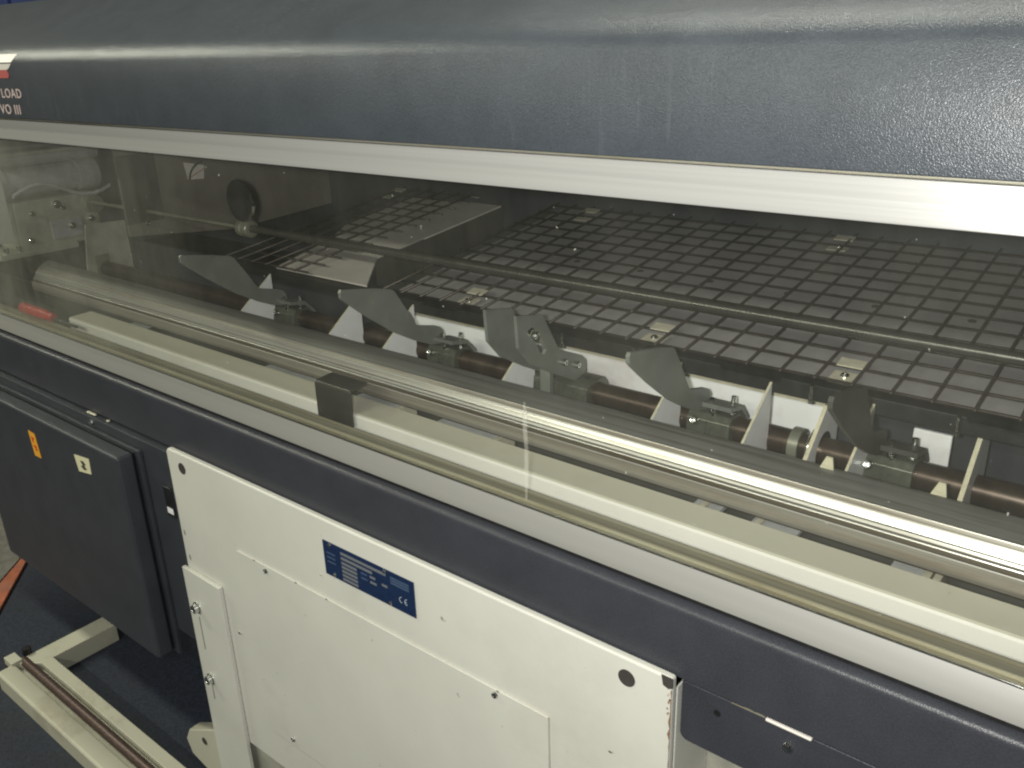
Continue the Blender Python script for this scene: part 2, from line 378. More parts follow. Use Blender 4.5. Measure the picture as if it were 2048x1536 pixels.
# upper bit of the logo lies on the slanted facet
lv = []
for d in (-0.0006, -0.0002):
    for x, t in ((-1.82, 0.0), (-1.6962, 0.0), (-1.6853, 1.0), (-1.80, 1.0)):
        y = 0.7208 + (0.0090) * t; z = -0.0109 + 0.0133 * t
        lv.append((x, y + d, z - d * 0.6))
link('logo', mesh('logo', lv, [(0, 1, 2, 3), (7, 6, 5, 4), (0, 1, 5, 4), (1, 2, 6, 5), (2, 3, 7, 6), (3, 0, 4, 7)]), 'decal_w', hood)
prism('logo', [(-1.8209, -0.0230), (-1.7185, -0.0230), (-1.7128, -0.0303), (-1.7185, -0.0365), (-1.8209, -0.0379)], 0.7200, 0.7205, 'decal_r', hood, 'Y', label='red lower part of logo')

# upper window rail (leaning back)
wr = prism('upper_window_rail', [(0.7303, -0.1456), (0.7355, -0.1456), (0.7393, -0.1105), (0.7369, -0.1095), (0.7336, -0.1100)], XL, XR, 'alu', bf, bevel=0.0008)
prism('seal_strip', [(0.7293, -0.1076), (0.7322, -0.1089), (0.7336, -0.1067), (0.7303, -0.1055)], XL, XR, 'track_lip', wr)
prism('seal_strip', [(0.7364, -0.1100), (0.7435, -0.1100), (0.7435, -0.1043), (0.7364, -0.1043)], XL, XR, 'black', wr)
prism('inner_lip', [(0.7450, -0.1450), (0.7600, -0.1450), (0.7600, -0.1060), (0.7450, -0.1060)], XL, XR, 'black', wr, label='dark inner edge of upper rail')
# engraved scratch marks on the rail
# window sheet
prism('window_pane', [(0.7355, -0.5390), (0.7380, -0.5390), (0.7400, -0.1350), (0.7375, -0.1350)], XL, XR, 'pane', bf)
sx = []
for k, (z, wd, dx) in enumerate([(-0.392, .0012, 0), (-0.405, .003, .001), (-0.425, .0032, 0), (-0.45, .0026, .0015), (-0.48, .0030, .001), (-0.505, .002, 0), (-0.522, .0015, 0)]):
    y = 0.7350 + (z + 0.54) * 0.005 - 0.0005
    sx.append(((-0.586 + dx - wd, y, z), (-0.586 + dx + wd, y, z)))
vs = [p for pr in sx for p in pr]; n0 = len(vs)
vs += [(a, b_ + 0.0003, c_) for a, b_, c_ in vs]
fs = []
for k in range(len(sx) - 1):
    a = 2 * k; fs += [(a, a + 1, a + 3, a + 2), (n0 + a, n0 + a + 2, n0 + a + 3, n0 + a + 1), (a, a + 2, n0 + a + 2, n0 + a), (a + 1, n0 + a + 1, n0 + a + 3, a + 3)]
link('coolant_run', mesh('coolant_run', vs, fs), 'streak', bf, label='pale dried run down the window')
vs2 = [(x + 0.040 + (0.003 if i % 2 else 0), y, z + .01) for i, (x, y, z) in enumerate(vs)]

# lower window rail + sliding track
lw = prism('lower_window_rail', [(0.7220, -0.5600), (0.7270, -0.5600), (0.7345, -0.5560), (0.7352, -0.5390), (0.7352, -0.5315), (0.7347, -0.5303), (0.7340, -0.5312)], XL, XR, 'alu2', bf, bevel=0.0006)
prism('top_lip', [(0.7338, -0.5306), (0.7350, -0.5306), (0.7350, -0.5290), (0.7342, -0.5290)], XL, XR, 'chrome', lw, label='bright top edge, highlight put into the metal')  # bright strip standing in for the highlight along the rail's top edge
box('dark_strip', (XL, XR), (0.7235, 0.7345), (-0.5652, -0.5602), 'black', lw, bevel=0)  # black strip along the underside of the lower rail
prism('track_floor', [(0.7410, -0.5420), (0.7810, -0.5420), (0.7810, -0.5390), (0.7410, -0.5390)], XL, XR, 'track', lw)
prism('track_rib', [(0.7560, -0.5388), (0.7580, -0.5388), (0.7580, -0.5345), (0.7560, -0.5345)], XL, XR, 'track_lip', lw)
prism('track_rib', [(0.7770, -0.5388), (0.7785, -0.5388), (0.7785, -0.5350), (0.7770, -0.5350)], XL, XR, 'track', lw)

# front beam under the window
prism('front_beam', [(0.712, -0.6590), (0.712, -0.5765), (0.7124, -0.5732), (0.7137, -0.5704), (0.7160, -0.5684), (0.7192, -0.5671), (0.7355, -0.5655), (0.790, -0.5650), (0.790, -0.6590)], XL, XR, 'beam', bf, bevel=0.0008)
# inner yellowed tray running behind the track
tr_ = [(0.800, -0.600), (0.800, -0.5300), (0.8012, -0.5268), (0.8040, -0.5252), (0.8500, -0.5240), (0.8500, -0.5280), (0.8060, -0.5292), (0.8040, -0.5315), (0.8040, -0.600)]
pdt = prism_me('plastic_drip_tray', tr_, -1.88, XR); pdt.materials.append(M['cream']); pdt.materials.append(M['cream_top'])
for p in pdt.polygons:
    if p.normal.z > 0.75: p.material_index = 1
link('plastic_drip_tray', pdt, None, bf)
prism('tray_bottom', [(0.79, -0.640), (1.60, -0.640), (1.60, -0.632), (0.79, -0.632)], XL, XR, 'inner', bf)
# dark hook clip standing in front of the drip tray
hc = [(0.7925, -0.545), (0.7925, -0.4900), (0.7938, -0.4865), (0.7965, -0.4845), (0.8300, -0.4825), (0.8300, -0.4860), (0.7980, -0.4880), (0.7962, -0.4905), (0.7962, -0.545)]
prism('hook_clip', hc, -1.050, -0.968, 'hook', bf, label='dark steel hook clip over the drip tray', bevel=0.0009)

# ------------------------------------------------------------------ guide rail (fluted aluminium extrusion)
gr = bpy.data.objects.new('guide_rail', bpy.data.meshes.new('guide_rail'))
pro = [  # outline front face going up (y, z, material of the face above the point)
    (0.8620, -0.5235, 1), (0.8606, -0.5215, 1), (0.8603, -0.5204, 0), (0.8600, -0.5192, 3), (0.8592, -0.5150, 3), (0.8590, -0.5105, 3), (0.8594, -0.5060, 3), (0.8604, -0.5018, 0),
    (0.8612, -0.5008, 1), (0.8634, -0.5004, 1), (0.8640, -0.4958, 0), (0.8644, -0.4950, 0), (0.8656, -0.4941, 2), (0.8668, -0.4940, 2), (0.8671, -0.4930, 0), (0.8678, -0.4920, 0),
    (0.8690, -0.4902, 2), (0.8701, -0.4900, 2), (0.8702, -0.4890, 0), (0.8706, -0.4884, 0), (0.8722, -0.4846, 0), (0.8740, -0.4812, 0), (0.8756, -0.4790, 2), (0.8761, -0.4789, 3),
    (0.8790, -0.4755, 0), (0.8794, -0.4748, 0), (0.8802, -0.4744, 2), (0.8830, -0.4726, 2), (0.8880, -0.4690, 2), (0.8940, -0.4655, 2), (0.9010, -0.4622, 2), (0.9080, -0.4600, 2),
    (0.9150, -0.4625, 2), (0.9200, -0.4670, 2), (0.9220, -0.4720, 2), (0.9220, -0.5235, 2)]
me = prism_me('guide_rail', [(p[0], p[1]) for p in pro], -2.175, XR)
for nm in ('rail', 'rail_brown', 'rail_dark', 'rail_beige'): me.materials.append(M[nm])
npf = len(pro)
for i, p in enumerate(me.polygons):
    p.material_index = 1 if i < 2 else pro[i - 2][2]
o = link('guide_rail', me, None, bf); autosmooth(o, 14)
# pale supports under the rail, seen in the slot
for x0, x1 in ((-1.285, -1.140), (-1.04, -0.955), (-0.860, -0.750), (-0.43, -0.395), (-0.355, -0.300), (-0.197, -0.164), (-1.75, -1.70), (-0.02, 0.06)):
    box('rail_support', (x0, x1), (0.852, 0.935), (-0.5400, -0.5330), 'support', bf)
for x in (-1.125, -0.94, -0.74, -0.415, -0.345, -0.16, -0.15):
    box('support_foot', (x - .004, x + .004), (0.856, 0.90), (-0.56, -0.529), 'clip', bf)
# dark slot interior
prism('slot_liner', [(0.905, -0.632), (0.912, -0.632), (0.912, -0.531), (0.905, -0.531)], XL, XR, 'inner', bf)

# ------------------------------------------------------------------ finger shaft, fins, fingers
cyl('finger_shaft', (-2.1, 1.010, -0.4911), 'X', 0.0175, 3.38, 'shaft', bf, 32, label='dark copper brown greasy round shaft')
fin_poly = [(0.915, -0.4670), (0.995, -0.4085), (0.995, -0.515), (0.915, -0.515)]
fin = prism_me('guide_fin', fin_poly, -0.0015, 0.0015)
fin.materials.append(M['white2']); fin.materials.append(M['edge'])
fin.polygons[2].material_index = 1
for p in fin.polygons[2:]: p.material_index = 1
for x in (-1.415, -1.160, -1.026, -0.772, -0.522, -0.396, -0.270):
    link('guide_fin', fin, None, bf, (x, 0, 0))
fin_b = prism_me('end_fin', [(0.945, -0.490), (1.010, -0.4300), (1.055, -0.4300), (1.055, -0.53), (0.945, -0.53)], -0.0025, 0.0025)
fin_b.materials.append(M['white2']); fin_b.materials.append(M['edge'])
for p in fin_b.polygons[2:]: p.material_index = 1
link('end_fin', fin_b, None, bf, (-0.330, 0, 0), label='cream edged end plate of white rear wall')
link('end_fin', fin_b, None, bf, (-0.156, 0.0, 0.010), label='cream edged plate at far right')
tab = prism_me('fin_tab', [(0.905, -0.478), (0.950, -0.440), (0.950, -0.478)], -0.001, 0.001); tab.materials.append(M['edge'])
tb2 = prism_me('fin_tab', [(-0.012, 0), (0.010, 0), (0.006, 0.026), (-0.001, 0.026)], 0.905, 0.907, 'Y'); tb2.materials.append(M['edge'])
link('fin_tab', tb2, None, bf, (-0.288, 0, -0.4720)); link('fin_tab', tb2, None, bf, (-0.172, 0.01, -0.4730))

finger_poly = [(0.7919, -0.3317), (0.7951, -0.3279), (0.8557, -0.3396), (0.8908, -0.3487), (0.8982, -0.3540), (0.9174, -0.3827), (0.9344, -0.4103), (0.9408, -0.4188),
               (0.9493, -0.4225), (0.9833, -0.4316), (0.9939, -0.4364), (1.0003, -0.4443), (1.0024, -0.4603), (0.9886, -0.4645), (0.9673, -0.4592), (0.9376, -0.4454), (0.8908, -0.4183), (0.8376, -0.3784), (0.8004, -0.3476), (0.7925, -0.3402)]
screw_me = cyl_me('screw', 0.0055, 0.008, 12, [(0, 0), (0.0055, 0), (0.0055, 0.006), (0.0040, 0.008), (0.0022, 0.0078), (0.0020, 0.0055), (0, 0.0055)]); screw_me.materials.append(M['chrome'])
stud_me = cyl_me('stud', 0.004, 0.026, 12, [(0, 0), (0.006, 0), (0.006, 0.004), (0.0035, 0.005), (0.0040, 0.008), (0.0035, 0.010), (0.0040, 0.012), (0.0035, 0.015), (0.0040, 0.018), (0.0035, 0.022), (0.0035, 0.026), (0, 0.026)]); stud_me.materials.append(M['chrome'])
def finger(x, label, mat='finger', slot=False, clamp=True):
    me = prism_me('lifting_finger', finger_poly, -0.0027, 0.0027)
    f = link('lifting_finger', me, mat, bf, (x, 0, 0), label=label, bevel=0.0004)
    # foot flange folded over the shaft, with its screws
    fl2 = prism_me('flange', [(0.9758, -0.4491), (1.0120, -0.4555), (1.0332, -0.4783), (1.0332, -0.4911), (1.0274, -0.4911), (1.0274, -0.4805), (1.0088, -0.4619), (0.9758, -0.4555)], 0.0032, 0.0446)
    link('flange', fl2, mat, f, (x, 0, 0), bevel=0.0004)
    if clamp:
        cb = prism_me('clamp_block', [(0.9801, -0.5060), (0.9822, -0.4773), (0.9907, -0.4693), (1.0290, -0.4693), (1.0396, -0.4837), (1.0396, -0.5209), (0.9822, -0.5209)], -0.0213, 0.0404)
        link('clamp_block', cb, 'brass', f, (x, 0, 0), bevel=0.0013)
    link('screw', stud_me, None, f, (x + 0.0128, 0.9928, -0.4698), (R(18), 0, 0))
    link('screw', stud_me, None, f, (x + 0.0319, 1.0088, -0.4720), (R(-4), 0, 0))
    link('screw', screw_me, None, f, (x - 0.0085, 0.9817, -0.4805), (R(65), 0, 0))
    return f
finger(-1.3819, 'leftmost finger, dim and far down the shaft')
finger(-0.9673, 'finger nearest the gap between the two trays')
finger(-0.4826, 'finger right of centre with a pale slanted edge')
f4 = finger(-0.2551, 'darkest and rightmost finger', 'inner')  # same part in a darker material, its shade put into the colour
# doubled finger with a curved slot
def slot_finger(x, name, label, slot=True):
    me = bpy.data.meshes.new(name)
    bm = bmesh.new()
    outer = [bm.verts.new((0, y, z)) for y, z in [(0.8557, -0.3370), (0.9121, -0.3487), (0.9248, -0.3699), (0.9450, -0.4029), (0.9514, -0.4103), (1.0035, -0.4337), (1.0162, -0.4443), (1.0173, -0.4645), (0.9886, -0.4698), (0.9397, -0.4443), (0.8865, -0.4135), (0.8589, -0.3827)]]
    inner = [bm.verts.new((0, y, z)) for y, z in [(0.8780, -0.3635), (0.8865, -0.3604), (0.8972, -0.3646), (0.9099, -0.3827), (0.9195, -0.4018), (0.9142, -0.4082), (0.9057, -0.4018), (0.8950, -0.3827), (0.8855, -0.3752)]]
    if not slot:
        for v_ in inner: bm.verts.remove(v_)
    es = [bm.edges.new((a[i], a[(i + 1) % len(a)])) for a in ((outer, inner) if slot else (outer,)) for i in range(len(a))]
    bmesh.ops.triangle_fill(bm, use_beauty=True, edges=es)
    r = bmesh.ops.extrude_face_region(bm, geom=bm.faces[:])
    bmesh.ops.translate(bm, verts=[v_ for v_ in r['geom'] if isinstance(v_, bmesh.types.BMVert)], vec=(0.0053, 0, 0))
    bmesh.ops.recalc_face_normals(bm, faces=bm.faces)
    bm.to_mesh(me); bm.free()
    return link(name, me, 'finger', bf, (x, 0, 0), label=label)
sf = slot_finger(-0.6963, 'lifting_finger', 'front plate of the doubled middle finger, with a curved slot')
slot_finger(-0.7494, 'lifting_finger', 'rear plate of the doubled middle finger', False)
link('screw', screw_me, None, sf, (-0.6909, 0.9567, -0.4305), (0, R(90), 0)); link('screw', screw_me, None, sf, (-0.6909, 0.9886, -0.4443), (0, R(90), 0))
link('screw', screw_me, None, sf, (-0.6909, 0.8908, -0.3720), (0, R(90), 0))
link('clamp_block', prism_me('clamp_block', [(0.9758, -0.5209), (0.9801, -0.4752), (0.9907, -0.4698), (1.0290, -0.4698), (1.0396, -0.4837), (1.0396, -0.5209)], -0.0659, 0.0319), 'brass', sf, (-0.6963, 0, 0), bevel=0.0013)
box('guide_post', (-0.7282, -0.7101), (0.9514, 0.9620), (-0.5209, -0.4252), 'finger', bf)
cyl('chrome_collar', (-0.3423, 1.0098, -0.4911), 'X', 0.0276, 0.0149, 'chrome', bf, 32, [(0.0176, 0), (0.0255, 0), (0.0276, 0.0021), (0.0276, 0.0128), (0.0255, 0.0149), (0.0176, 0.0149)])
cyl('collar', (-0.3667, 1.0098, -0.4911), 'X', 0.02, 0.0128, 'knob', bf, 32, [(0.0176, 0), (0.0223, 0), (0.0223, 0.0128), (0.0176, 0.0128)])

# white rear wall below the tray
prism('white_rear_wall', [(1.060, -0.600), (1.060, -0.4490), (1.0625, -0.4475), (1.090, -0.4475), (1.090, -0.4515), (1.0645, -0.4515), (1.0640, -0.600)], -1.165, -0.345, 'white2', bf, bevel=0.0006)
prism('wall_edge_strip', [(1.0585, -0.4530), (1.0585, -0.4478), (1.0615, -0.4460), (1.070, -0.4455), (1.070, -0.4470), (1.0597, -0.4493), (1.0597, -0.4530)], -1.165, -0.345, 'edge', bf)
prism('rear_shelf', [(1.100, -0.640), (1.110, -0.640), (1.110, -0.440), (1.100, -0.440)], XL, XR, 'beam', bf, label='dark blue back sheet behind the shaft')
box('white_cover_plate', (-0.238, -0.194), (1.06, 1.066), (-0.520, -0.455), 'white2', bf)

# ------------------------------------------------------------------ tilted magazine trays
T = 0.13; ang = math.atan(T); ca, sa = math.cos(ang), math.sin(ang)
def tp(s, h):            # s metres up the slope from the front edge, h above the wire plane
    return (1.0 + s * ca - h * sa, -0.394 + s * sa + h * ca)
SL = 0.62
def tray(name, x0, x1, label, sheet, wx, wy, wx0, wx1, skirt=True, poly=None):
    t = bpy.data.objects.new(name, None)
    a, b2, c2, d = tp(0.014, -0.014), tp(SL, -0.014), tp(SL, -0.011), tp(0.014, -0.011)
    if poly:                    # outline given as (x, s)
        vs, n = [], len(poly)
        for h in (-0.014, -0.011):
            for x, s in poly: y, z = tp(s, h); vs.append((x, y, z))
        me = mesh(name, vs, [tuple(range(n)), tuple(range(2 * n - 1, n - 1, -1))] + [(i, (i + 1) % n, n + (i + 1) % n, n + i) for i in range(n)])
        sh = link(name, me, sheet, bf, label=label)
    else:
        sh = prism(name, [a, b2, c2, d], x0, x1, sheet, bf, label=label)
    mey = cyl_me('wire', 0.0022, SL, 6); mey.materials.append(M['wire'])
    for p in mey.polygons: p.use_smooth = True
    y0, z0 = tp(0.0, 0.0)
    for x in wx:
        link('wire', mey, None, sh, (x + random.uniform(-.0008, .0008), y0, z0), (R(-90) + ang + random.uniform(-.001, .001), 0, random.uniform(-.003, .003)))
    mex = cyl_me('wire', 0.0022, wx1 - wx0, 6); mex.materials.append(M['wire'])
    for p in mex.polygons: p.use_smooth = True
    for s in wy:
        y, z = tp(s, -0.0037)
        link('wire', mex, None, sh, (wx0, y, z), (0, R(90) + random.uniform(-.0008, .0008), 0))
    return sh
rows = [0.010 + 0.0422 * k for k in range(14)]
rt = tray('mesh_tray', -1.095, XR, 'long grey tray with wire grid', 'tray', [-0.166 + 0.0446 * k for k in range(-21, 33)], rows, -1.118, XR)
holes = cyl_me('hole', 0.0055, 0.0012, 16); holes.materials.append(M['hole'])
for x in (-0.231, -0.358, -0.488, -0.617, -0.746, -0.876):
    y, z = tp(0.262, -0.0108); link('hole', holes, None, rt, (x, y, z), (ang, 0, 0))
lt = tray('mesh_tray', -1.42, -1.245, 'short pale tray at left with wire grid and bare margin', 'tray_l', [-1.345 - 0.0446 * k for k in range(6)], rows, -1.57, -1.318,
          poly=[(-1.52, 0.50), (-1.52, 0.30), (-1.455, 0.18), (-1.43, 0.02), (-1.168, 0.02), (-1.262, 0.135), (-1.245, 0.50)])
# black support frame: front skirt with tabs, gap channel, back
prism('tray_skirt', [tp(-0.004, -0.0075), tp(0.013, -0.0075), tp(0.030, -0.016), (1.03, -0.43), (1.000, -0.4240), (0.9965, -0.4220)], -1.130, XR, 'black', bf, label='black front skirt of the long tray', bevel=0.001)
prism('tray_skirt', [tp(0.004, -0.0165), tp(0.04, -0.0165), (1.05, -0.43), (1.010, -0.4245)], -1.60, -1.135, 'black', bf, label='black front skirt of the short tray', bevel=0.001)
box('gap_channel', (-1.244, -1.122), (1.03, 1.60), (-0.52, -0.50), 'black', bf)
prism('gap_side', [tp(0.03, -0.012), tp(SL, -0.012), (1.60, -0.50), (1.03, -0.50)], -1.125, -1.119, 'inner', bf)
prism('gap_side', [tp(0.13, -0.012), tp(SL, -0.012), (1.60, -0.50), (1.13, -0.50)], -1.262, -1.256, 'inner', bf)
for x in (-0.960, -0.700, -0.425, -0.130):
    prism('skirt_tab', [(x - 0.035, 0.986), (x + 0.035, 0.986), (x + 0.045, 1.002), (x - 0.045, 1.002)], -0.4045, -0.4020, 'black', bf, 'Z')
def clip(x, s, big=True):
    y, z = tp(s, -0.0062)
    c = link('wire_clip', mesh('wire_clip', [(-.016, 0, -.0008), (.016, 0, -.0008), (.016, .030, -.0008), (-.016, .030, -.0008), (-.016, 0, .0008), (.016, 0, .0008), (.016, .030, .0008), (-.016, .030, .0008)],
             [(0, 1, 2, 3), (4, 5, 6, 7), (0, 1, 5, 4), (1, 2, 6, 5), (2, 3, 7, 6), (3, 0, 4, 7)]), 'clip', bf, (x, y, z), (ang, 0, 0))
    y, z = tp(s + 0.042, 0.0005)
    link('clip_lip', mesh('clip_lip', [(-.016, -.009, -.0008), (.016, -.009, -.0008), (.016, .009, .0008), (-.016, .009, .0008), (-.016, -.009, .0008), (.016, -.009, .0008), (.016, .009, .0024), (-.016, .009, .0024)],
             [(0, 1, 2, 3), (4, 5, 6, 7), (0, 1, 5, 4), (1, 2, 6, 5), (2, 3, 7, 6), (3, 0, 4, 7)]), 'clip', c, (x, y, z), (ang, 0, 0))
    y, z = tp(s + 0.018, -0.0056); link('screw', screw_me, None, c, (x, y, z - .004), (ang, 0, 0))
for x in (-0.932, -0.584, -0.318): clip(x, 0.012)
for x in (-1.002, -0.487, -1.559): clip(x, 0.455)
y, z = tp(0.303, -0.006); tiny = cyl_me('bolt', 0.0025, 0.010, 10, [(0, 0), (.0022, 0), (.0022, .006), (.0040, .0065), (.0040, .0095), (0, .010)]); tiny.materials.append(M['clip'])
link('bolt', tiny, None, bf, (-1.301, y, z - .003), None)
thin_me = cyl_me('adjusting_stud', 0.003, 0.024, 12, [(0, 0), (0.0030, 0.0005), (0.0030, 0.006), (0.0025, 0.0065), (0.0025, 0.024), (0, 0.024)]); thin_me.materials.append(M['chrome'])
for x in (-0.715, -0.593, -0.343, -0.178, -0.05): link('adjusting_stud', thin_me, None, bf, (x, 0.990, -0.424))

# pusher bar above the trays, with its end holder and round knob
cyl('pusher_bar', (-1.470, 1.000, -0.3265), 'X', 0.0075, 2.75, 'bar', bf, 24)
cyl('pusher_bar', (-2.10, 1.003, -0.3280), 'X', 0.0040, 0.63, 'knob', bf, 16, label='thin dim end of the bar at left')
hb = cyl('bar_holder', (-1.497, 1.000, -0.3275), 'X', 0.016, 0.036, 'knob', bf, 28, [(0, 0), (0.015, 0), (0.0165, .002), (0.0165, .014), (.0145, .015), (.0145, .022), (.0165, .023), (.0165, .034), (.014, .036), (0, .036)])
box('stem', (-1.487, -1.473), (1.001, 1.013), (-0.322, -0.29), 'knob', hb)
kn = cyl('round_knob', (-1.477, 0.990, -0.2725), 'Y', 0.040, 0.016, 'chrome', bf, 48, [(0.0400, 0.0002), (0.0405, 0.0006), (0.0405, 0.0065), (0.0395, 0.007), (0, 0.007)], label='round disc with bright steel rim')
cyl('face', (-1.477, 0.9901, -0.2725), 'Y', 0.0400, 0.003, 'black', kn, 48)
cyl('end_knob', (-2.115, 1.008, -0.333), 'X', 0.021, 0.025, 'knob', bf, 28, label='dim round knob at the far left end')

# inner end wall with its triangular label
ew = prism('inner_end_wall', [(0.950, 0.05), (1.60, 0.05), (1.60, -0.385), (1.22, -0.4050), (0.955, -0.376)], -1.856, -1.850, 'wall_in', bf, label='brown grey wall closing the left end')
box('recess', (-1.850, -1.846), (0.952, 1.040), (-0.350, -0.205), 'inner', ew)  # dark slab on the wall face, painted shade of an opening
prism('triangle_label', [(1.109, -0.235), (1.160, -0.247), (1.155, -0.277), (1.114, -0.274)], -1.8495, -1.8485, 'decal_w', ew, label='white label with a dark curve')
pts = []
for k in range(7):
    a = R(95 + k * 13); pts.append((1.160 + 0.045 * math.cos(a), -0.281 + 0.045 * math.sin(a)))
for k in range(6, -1, -1):
    a = R(95 + k * 13); pts.append((1.160 + 0.040 * math.cos(a), -0.281 + 0.040 * math.sin(a)))
prism('label_mark', pts, -1.8483, -1.8478, 'ink', ew)
prism('label_mark', [(1.118, -0.272), (1.158, -0.2560), (1.158, -0.254), (1.118, -0.270)], -1.8483, -1.8478, 'decal_r', ew)
link('rivet', screw_me, None, ew, (-1.850, 0.998, -0.353), (0, R(90), 0))

# ------------------------------------------------------------------ drive unit at the left end
dv = box('drive_block', (-2.42, -2.30), (0.905, 1.115), (-0.455, -0.335), 'mech', bf, label='grey green drive block behind the window', bevel=0.004)
cyl('air_cylinder', (-2.345, 0.86, -0.292), 'Y', 0.038, 0.285, 'mech_b', dv, 32, [(0, 0), (.036, 0), (.038, .002), (.038, .05), (.034, .052), (.034, .23), (.038, .232), (.038, .283), (.036, .285), (0, .285)], label='blue grey cylinder along the top')
cyl('air_cylinder', (-2.38, 0.84, -0.235), 'Y', 0.026, 0.33, 'mech_b', dv, 32)
box('cream_cover', (-2.31, -2.295), (0.80, 0.893), (-0.425, -0.280), 'cream', dv, label='cream plate at the far left edge')
box('clamp_plate', (-2.40, -2.285), (0.845, 1.040), (-0.466, -0.452), 'mech', dv, bevel=0.003)
for y, x in ((0.868, -2.30), (0.898, -2.30), (0.975, -2.31), (1.005, -2.31)):
    cyl('bolt', (x, y, -0.452), 'Z', 0.007, 0.014, 'chrome', dv, 12)
box('black_jaw', (-2.40, -2.26), (0.875, 1.060), (-0.512, -0.467), 'black', dv, bevel=0.003)
box('black_jaw', (-2.30, -2.17), (0.862, 0.918), (-0.560, -0.505), 'black', dv, bevel=0.003)
for y, z, r_ in ((1.010, -0.352, .010), (1.022, -0.362, .006), (1.037, -0.410, .009), (0.93, -0.430, .007), (1.09, -0.40, .008), (0.945, -0.366, .006)):
    cyl('fitting', (-2.300, y, z), 'X', r_, 0.014, 'chrome', dv, 12, [(0, 0), (r_, 0), (r_, .006), (r_ * .7, .007), (r_ * .7, .014), (0, .014)])
box('mounting_plate', (-2.300, -2.296), (0.985, 1.065), (-0.438, -0.392), 'mech_b', dv)
hp = [(-2.27, 0.90 + 0.022 * k, -0.315 + 0.020 * math.sin(k * 0.55)) for k in range(12)]
hv, hf = [], []
for k, p in enumerate(hp):
    for j in range(8):
        a_ = 2 * math.pi * j / 8; hv.append((p[0] + 0.005 * math.cos(a_), p[1], p[2] + 0.005 * math.sin(a_)))
for k in range(11):
    for j in range(8): hf.append((k * 8 + j, k * 8 + (j + 1) % 8, (k + 1) * 8 + (j + 1) % 8, (k + 1) * 8 + j))
link('air_hose', mesh('air_hose', hv, hf), 'mech_b', dv, smooth=True)
box('top_cover', (-2.44, -2.27), (0.84, 1.13), (-0.225, -0.215), 'mech', dv, bevel=0.003)
gp = prism('grey_end_plate', [(0.978, -0.379), (1.078, -0.384), (1.079, -0.545), (0.961, -0.500), (0.964, -0.470)], -2.104, -2.10, 'mech', bf, label='pale grey upright plate at the left end', bevel=0.001)
box('notch', (-2.0995, -2.098), (0.985, 1.02), (-0.52, -0.455), 'wall_in', gp)
box('dark_base', (-2.6, -1.50), (0.92, 1.60), (-0.60, -0.545), 'black', bf)

# ------------------------------------------------------------------ lower front: frame, control cabinet, white stand
prism('lower_frame', rounded(XL, -1.378, -1.082, -0.6640, 0.012, (1, 0, 0, 0)), 0.700, 0.740, 'cab', bf, 'Y', label='dark frame behind the control cabinet', bevel=0.001)
fr2 = box('hinge', (-1.404, -1.380), (0.6955, 0.700), (-0.800, -0.738), 'black', bf)
box('hinge_leaf', (-1.400, -1.381), (0.6945, 0.6955), (-0.792, -0.780), 'white2', fr2)
box('cabinet_flange', (-2.170, -1.462), (0.6920, 0.6995), (-1.140, -0.684), 'cab', bf)
box('cabinet_gasket', (-2.160, -1.4765), (0.6885, 0.6915), (-1.132, -0.690), 'black', bf, bevel=0)
dr = prism('cabinet_door', rounded(-2.155, -1.474, -1.136, -0.6880, 0.010, (1, 0, 0, 0)), 0.655, 0.6880, 'cab', bf, 'Y', label='blue grey control cabinet door with two stickers', bevel=0.006)
prism('yellow_warning_sticker', [(-1.846, -0.7270), (-1.817, -0.7290), (-1.812, -0.7830), (-1.841, -0.7840)], 0.6540, 0.6546, 'stk_y', dr, 'Y', label='yellow sticker with red print')
for q in ([(-1.836, -0.738), (-1.824, -0.740), (-1.826, -0.744), (-1.832, -0.743), (-1.830, -0.752), (-1.835, -0.75)], [(-1.833, -0.756), (-1.821, -0.758), (-1.823, -0.770), (-1.829, -0.768), (-1.827, -0.763), (-1.833, -0.762)]):
    prism('print', q, 0.6534, 0.6538, 'stk_r', dr, 'Y')
prism('cream_sticker', [(-1.648, -0.7270), (-1.587, -0.7200), (-1.590, -0.7540), (-1.642, -0.7620)], 0.6540, 0.6546, 'stk_c', dr, 'Y', label='small cream sticker with grey mark')
prism('print', [(-1.626, -0.734), (-1.612, -0.732), (-1.606, -0.738), (-1.612, -0.742), (-1.604, -0.748), (-1.616, -0.752), (-1.628, -0.746), (-1.618, -0.743)], 0.6534, 0.6538, 'ink', dr, 'Y')
cyl('panel_screw', (-1.644, 0.6985, -0.6735), '-Y', 0.006, 0.004, 'chrome', bf, 16, [(0, 0), (.006, 0), (.005, .003), (.002, .004), (0, .004)])
box('seam_clip', (-1.672, -1.640), (0.705, 0.711), (-0.6625, -0.6595), 'clip', bf)
box('seam_clip', (-1.595, -1.588), (0.705, 0.711), (-0.6625, -0.6595), 'clip', bf)

